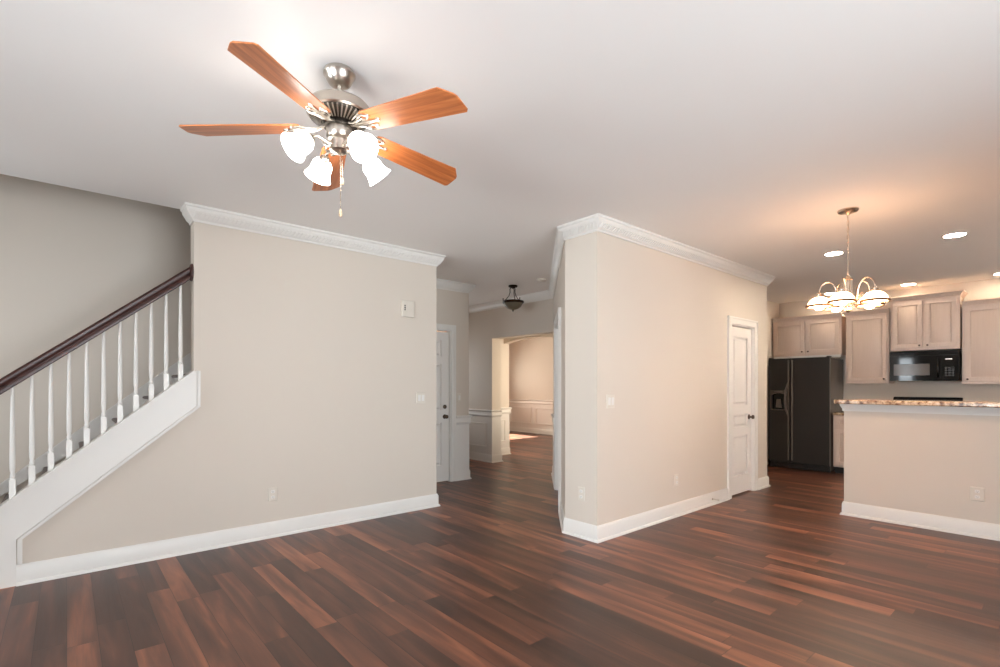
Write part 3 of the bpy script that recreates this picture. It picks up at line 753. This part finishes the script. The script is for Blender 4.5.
def upper(yl, yr, xf, z0, z1, label, doors, knob_side, crown_ends=(False, False)):
    wd = yl-yr; dp = XB-xf
    t = thing('upper_cabinet', (xf, yl, z0), label, 'kitchen cabinet', 'taupe wall cabinets along the kitchen back wall', RZK)
    h_ = z1-z0
    MB().box(0, wd, 0, dp-.002, 0, h_).build('carcass', 'cabinet', t)
    MB().box(.003, wd-.003, -.006, .0, -.0, .022).build('bottom_rail', 'cabinet', t)
    m = .028; n_ = doors; dwid = (wd-m*(n_+1))/n_
    for i in range(n_):
        x0 = m+i*(dwid+m); x1 = x0+dwid
        ks = knob_side[i]; kx = x0+.03 if ks == 'l' else x1-.03
        cab_door(t, x0, x1, .035, h_-.03, kx, .065)
    p = [(0, 0), (wd, 0)]
    if crown_ends[0]: p = [(0, dp-.002)]+p
    if crown_ends[1]: p = p+[(wd, dp-.002)]
    MB().sweep(CC, p, h_-.004).build('crown_moulding', 'cabinet', t)
    return t
XU = 9.0
oc = upper(3.34, 2.352, XU, 1.80, 2.385, 'low two-door cabinet mounted over the black refrigerator', 2, 'rl')
MB().box(.01, .975, .0, .02, -.04, -.001).build('pale_strip', 'white', oc)  # white strip below the cabinet front, over the refrigerator
upper(2.296, 1.762, XU, 1.352, 2.385, 'single-door wall cabinet between the refrigerator and the microwave', 1, 'r', (True, False))
upper(1.745, 1.002, XU-.02, 1.812, 2.53, 'raised two-door wall cabinet above the microwave', 2, 'rl', (True, True))
upper(.985, .18, XU, 1.338, 2.385, 'single-door wall cabinet right of the microwave, at the photo edge', 1, 'l')

# refrigerator
FRX, FYL, FYR = 8.63, 3.27, 2.405
fr = thing('refrigerator', (FRX, FYL, 0), 'black side-by-side refrigerator with ice dispenser', 'refrigerator', None, RZK)
fw_ = FYL-FYR; fsplit = FYL-2.945
MB().box(.004, fw_-.004, .065, .69, .03, 1.735).build('fridge_body', 'fridge_side', fr, bevel=.004)
g = MB(); g.box(.01, fw_-.01, .05, .09, .012, .10)
for i in range(7): g.box(.02, fw_-.02, .044, .05, .022+i*.011, .028+i*.011)
g.build('base_grille', 'black', fr)
for x in (.06, fw_-.06): MB().lathe([(.018, 0), (.018, .03)], 12, Matrix.Translation((x, .14, 0))).build('foot', 'black', fr)
# freezer door with a real recess for the dispenser
dx0, dx1, dz0, dz1 = .042, .262, .935, 1.20
fz = MB()
D_ = .06
fz.box(0, dx0, 0, D_, .105, 1.75); fz.box(dx1, fsplit-.003, 0, D_, .105, 1.75); fz.box(dx0, dx1, 0, D_, .105, dz0); fz.box(dx0, dx1, 0, D_, dz1, 1.75)
fz.box(dx0, dx1, .05, D_, dz0, dz1)
fzo = fz.build('freezer_door', 'black', fr)
dp_ = MB()
for a_, b_, c_, d_ in ((dx0-.012, dx0, dz0-.012, dz1+.045), (dx1, dx1+.012, dz0-.012, dz1+.045), (dx0, dx1, dz0-.012, dz0), (dx0, dx1, dz1, dz1+.045)): dp_.box(a_, b_, -.008, 0, c_, d_)
MB().box(dx0, dx1, .046, .05, dz0, dz1).build('dispenser_recess', 'gloss', fzo)
n_ = 10                                # arched hood over the recess
for i in range(n_):
    xa, xb = dx0+(dx1-dx0)*i/n_, dx0+(dx1-dx0)*(i+1)/n_
    za, zb = dz1-.035+.033*math.sin(PI*i/n_), dz1-.035+.033*math.sin(PI*(i+1)/n_)
    dp_.hexa([(xa, -.008, za), (xb, -.008, zb), (xb, -.008, dz1), (xa, -.008, dz1)], [(xa, .01, za), (xb, .01, zb), (xb, .01, dz1), (xa, .01, dz1)])
dp_.build('dispenser_surround', 'surround', fzo)
MB().prism([(.10, .965), (.19, .965), (.175, 1.10), (.115, 1.10)], lambda u, v_, d_: (u, d_, v_), .02, .032).build('dispenser_paddle', 'handle', fzo)
MB().box(.09, .21, -.010, -.006, dz1+.014, dz1+.034).build('control_strip', 'handle', fzo)
rf = MB().box(fsplit+.003, fw_, 0, D_, .105, 1.75).build('fridge_door', 'black', fr, bevel=.006)
for xc, par, hs_ in ((fsplit-.026, fzo, -1), (fsplit+.026, rf, 1)):
    hd = MB()
    hd.box(xc-.010, xc+.010, -.014, 0, .14, 1.72)
    pts = [(xc, -.012, .84), (xc+hs_*.006, -.030, .875), (xc+hs_*.018, -.060, .94), (xc+hs_*.026, -.074, 1.06), (xc+hs_*.026, -.074, 1.14), (xc+hs_*.018, -.060, 1.26), (xc+hs_*.006, -.030, 1.33), (xc, -.012, 1.37)]
    hd.tube(pts, [.010, .013, .014, .014, .014, .014, .013, .010], 10)
    hd.build('door_handle', 'handle', par)
MB().box(fw_-.045, fw_-.005, -.0, .10, 1.75, 1.765).build('hinge_cover', 'black', fr)
MB().box(.005, .045, -.0, .10, 1.75, 1.765).build('hinge_cover', 'black', fr)
sd_ = MB().box(fw_-.006, fw_+.0005, -.0015, .02, .11, 1.745).build('door_edge_strip', 'handle', rf)

# microwave
mx, my0, my1, mz0, mz1 = 8.92, 1.742, 1.004, 1.385, 1.795
mw = thing('microwave', (mx, my0, mz0), 'black over-the-range microwave mounted under the raised double cabinet', 'microwave', None, RZK)
W_ = my0-my1; Hm = mz1-mz0
MB().box(0, W_, .03, XB-mx-.002, .012, Hm-.001).build('microwave_body', 'black', mw)
v = MB(); v.box(0, W_, .0, .03, Hm-.062, Hm)
for i in range(5): v.box(.03, W_-.03, -.004, 0, Hm-.055+i*.010, Hm-.050+i*.010)
v.build('vent_grille', 'gloss', mw)
dd = .555
f = MB(); wx0, wx1, wz0, wz1 = .045, .44, .075, .235
for b_ in ((0, wx0, 0, Hm-.065), (wx1, dd, 0, Hm-.065), (wx0, wx1, 0, wz0), (wx0, wx1, wz1, Hm-.065)): f.box(b_[0], b_[1], 0, .03, b_[2]+.012 if b_[2] == 0 else b_[2], b_[3])
fd = f.build('microwave_door', 'gloss', mw)
MB().box(wx0, wx1, .006, .012, wz0, wz1).build('door_window', 'grey_glass', fd)
MB().tube([(dd-.03, -.002, .05), (dd-.03, -.03, .075), (dd-.03, -.036, .17), (dd-.03, -.03, .265), (dd-.03, -.002, .30)], [.011, .013, .014, .013, .011], 10).build('door_handle', 'gloss', fd)
cp = MB().box(dd+.003, W_, .0, .03, .012, Hm-.065).build('control_panel', 'gloss', mw)
MB().box(dd+.045, dd+.115, -.002, 0, .285, .298).build('badge', 'badge', cp)
kp = MB()
for i in range(4):
    for j in range(3): kp.box(dd+.04+j*.034, dd+.066+j*.034, -.0015, 0, .06+i*.034, .082+i*.034)
kp.build('keypad', 'black', cp)
MB().box(.0, W_, .0, XB-mx-.01, 0, .012).build('bottom_panel', 'gloss', mw)

# range
rg = thing('kitchen_range', (8.68, 1.767, 0), 'black freestanding range with its dark backguard showing above the bar top', 'range', None, RZK)
RW = .762; RD = XB-8.68-.004
MB().box(0, RW, .03, RD, .08, .90).build('range_body', 'black', rg, bevel=.004)
MB().box(0, RW, .0, RD, .90, .915).build('cooktop', 'gloss', rg)
for x, y, r_ in ((.19, .17, .09), (.57, .17, .075), (.19, .44, .075), (.57, .44, .09)): MB().lathe([(r_-.006, .915), (r_, .915), (r_, .917), (r_-.006, .917)], 28, Matrix.Translation((x, y, 0)), closed=True).build('burner_ring', 'handle', rg)
MB().prism([(RD-.10, .915), (RD, .915), (RD, 1.155), (RD-.05, 1.155), (RD-.075, 1.13)], lambda u, v_, d_: (d_, u, v_), .0, RW).build('backguard', 'gloss', rg, bevel=.012)
od = MB().box(.01, RW-.01, 0, .03, .26, .80).build('oven_door', 'gloss', rg)
MB().tube([(.08, 0, .755), (.08, -.045, .755), (RW-.08, -.045, .755), (RW-.08, 0, .755)], .011, 8).build('oven_handle', 'handle', od)
MB().box(.01, RW-.01, .0, .03, .09, .25).build('drawer', 'black', rg)
for x in (.05, RW-.05):
    for y in (.08, RD-.08): MB().lathe([(.015, 0), (.015, .08)], 10, Matrix.Translation((x, y, 0))).build('foot', 'black', rg)

# base cabinets with their worktops along the back wall
def base_cab(yl, yr, label, n_):
    t = thing('base_cabinet', (8.72, yl, 0), label, 'kitchen cabinet', 'taupe base cabinets along the kitchen back wall', RZK)
    wd = yl-yr; dp = XB-8.72-.004
    MB().box(0, wd, 0, dp, .10, .872).build('carcass', 'cabinet', t)
    MB().box(0.0, wd, .07, dp, 0, .10).build('toe_kick', 'dark', t)
    m = .03; dwid = (wd-m*(n_+1))/n_
    for i in range(n_):
        x0 = m+i*(dwid+m)
        cab_door(t, x0, x0+dwid, .125, .66, x0+dwid-.03, .62)
        cab_door(t, x0, x0+dwid, .69, .85, x0+dwid/2, .77, 'drawer')
    return t
base_cab(2.385, 1.772, 'taupe base cabinet between the refrigerator and the range, half hidden by the bar', 1)
tag(MB().box(8.695, XB-.004, 1.772, 2.388, .874, .912).build('worktop', 'granite', bevel=.006), 'short speckled granite worktop beside the refrigerator', 'worktop')
# bar top
bt = MB(); cx_ = .03
pl = [(5.86, BY0), (6.30, BY0), (6.30, BY1+.06-cx_), (6.30-cx_, BY1+.06), (5.86+cx_, BY1+.06), (5.86, BY1+.06-cx_)]
bt.prism(pl, lambda u, v_, d_: (u, v_, d_), 1.136, 1.176)
tag(bt.build('bar_top', 'granite', bevel=.008), 'long speckled beige granite bar top on the breakfast bar wall', 'countertop')
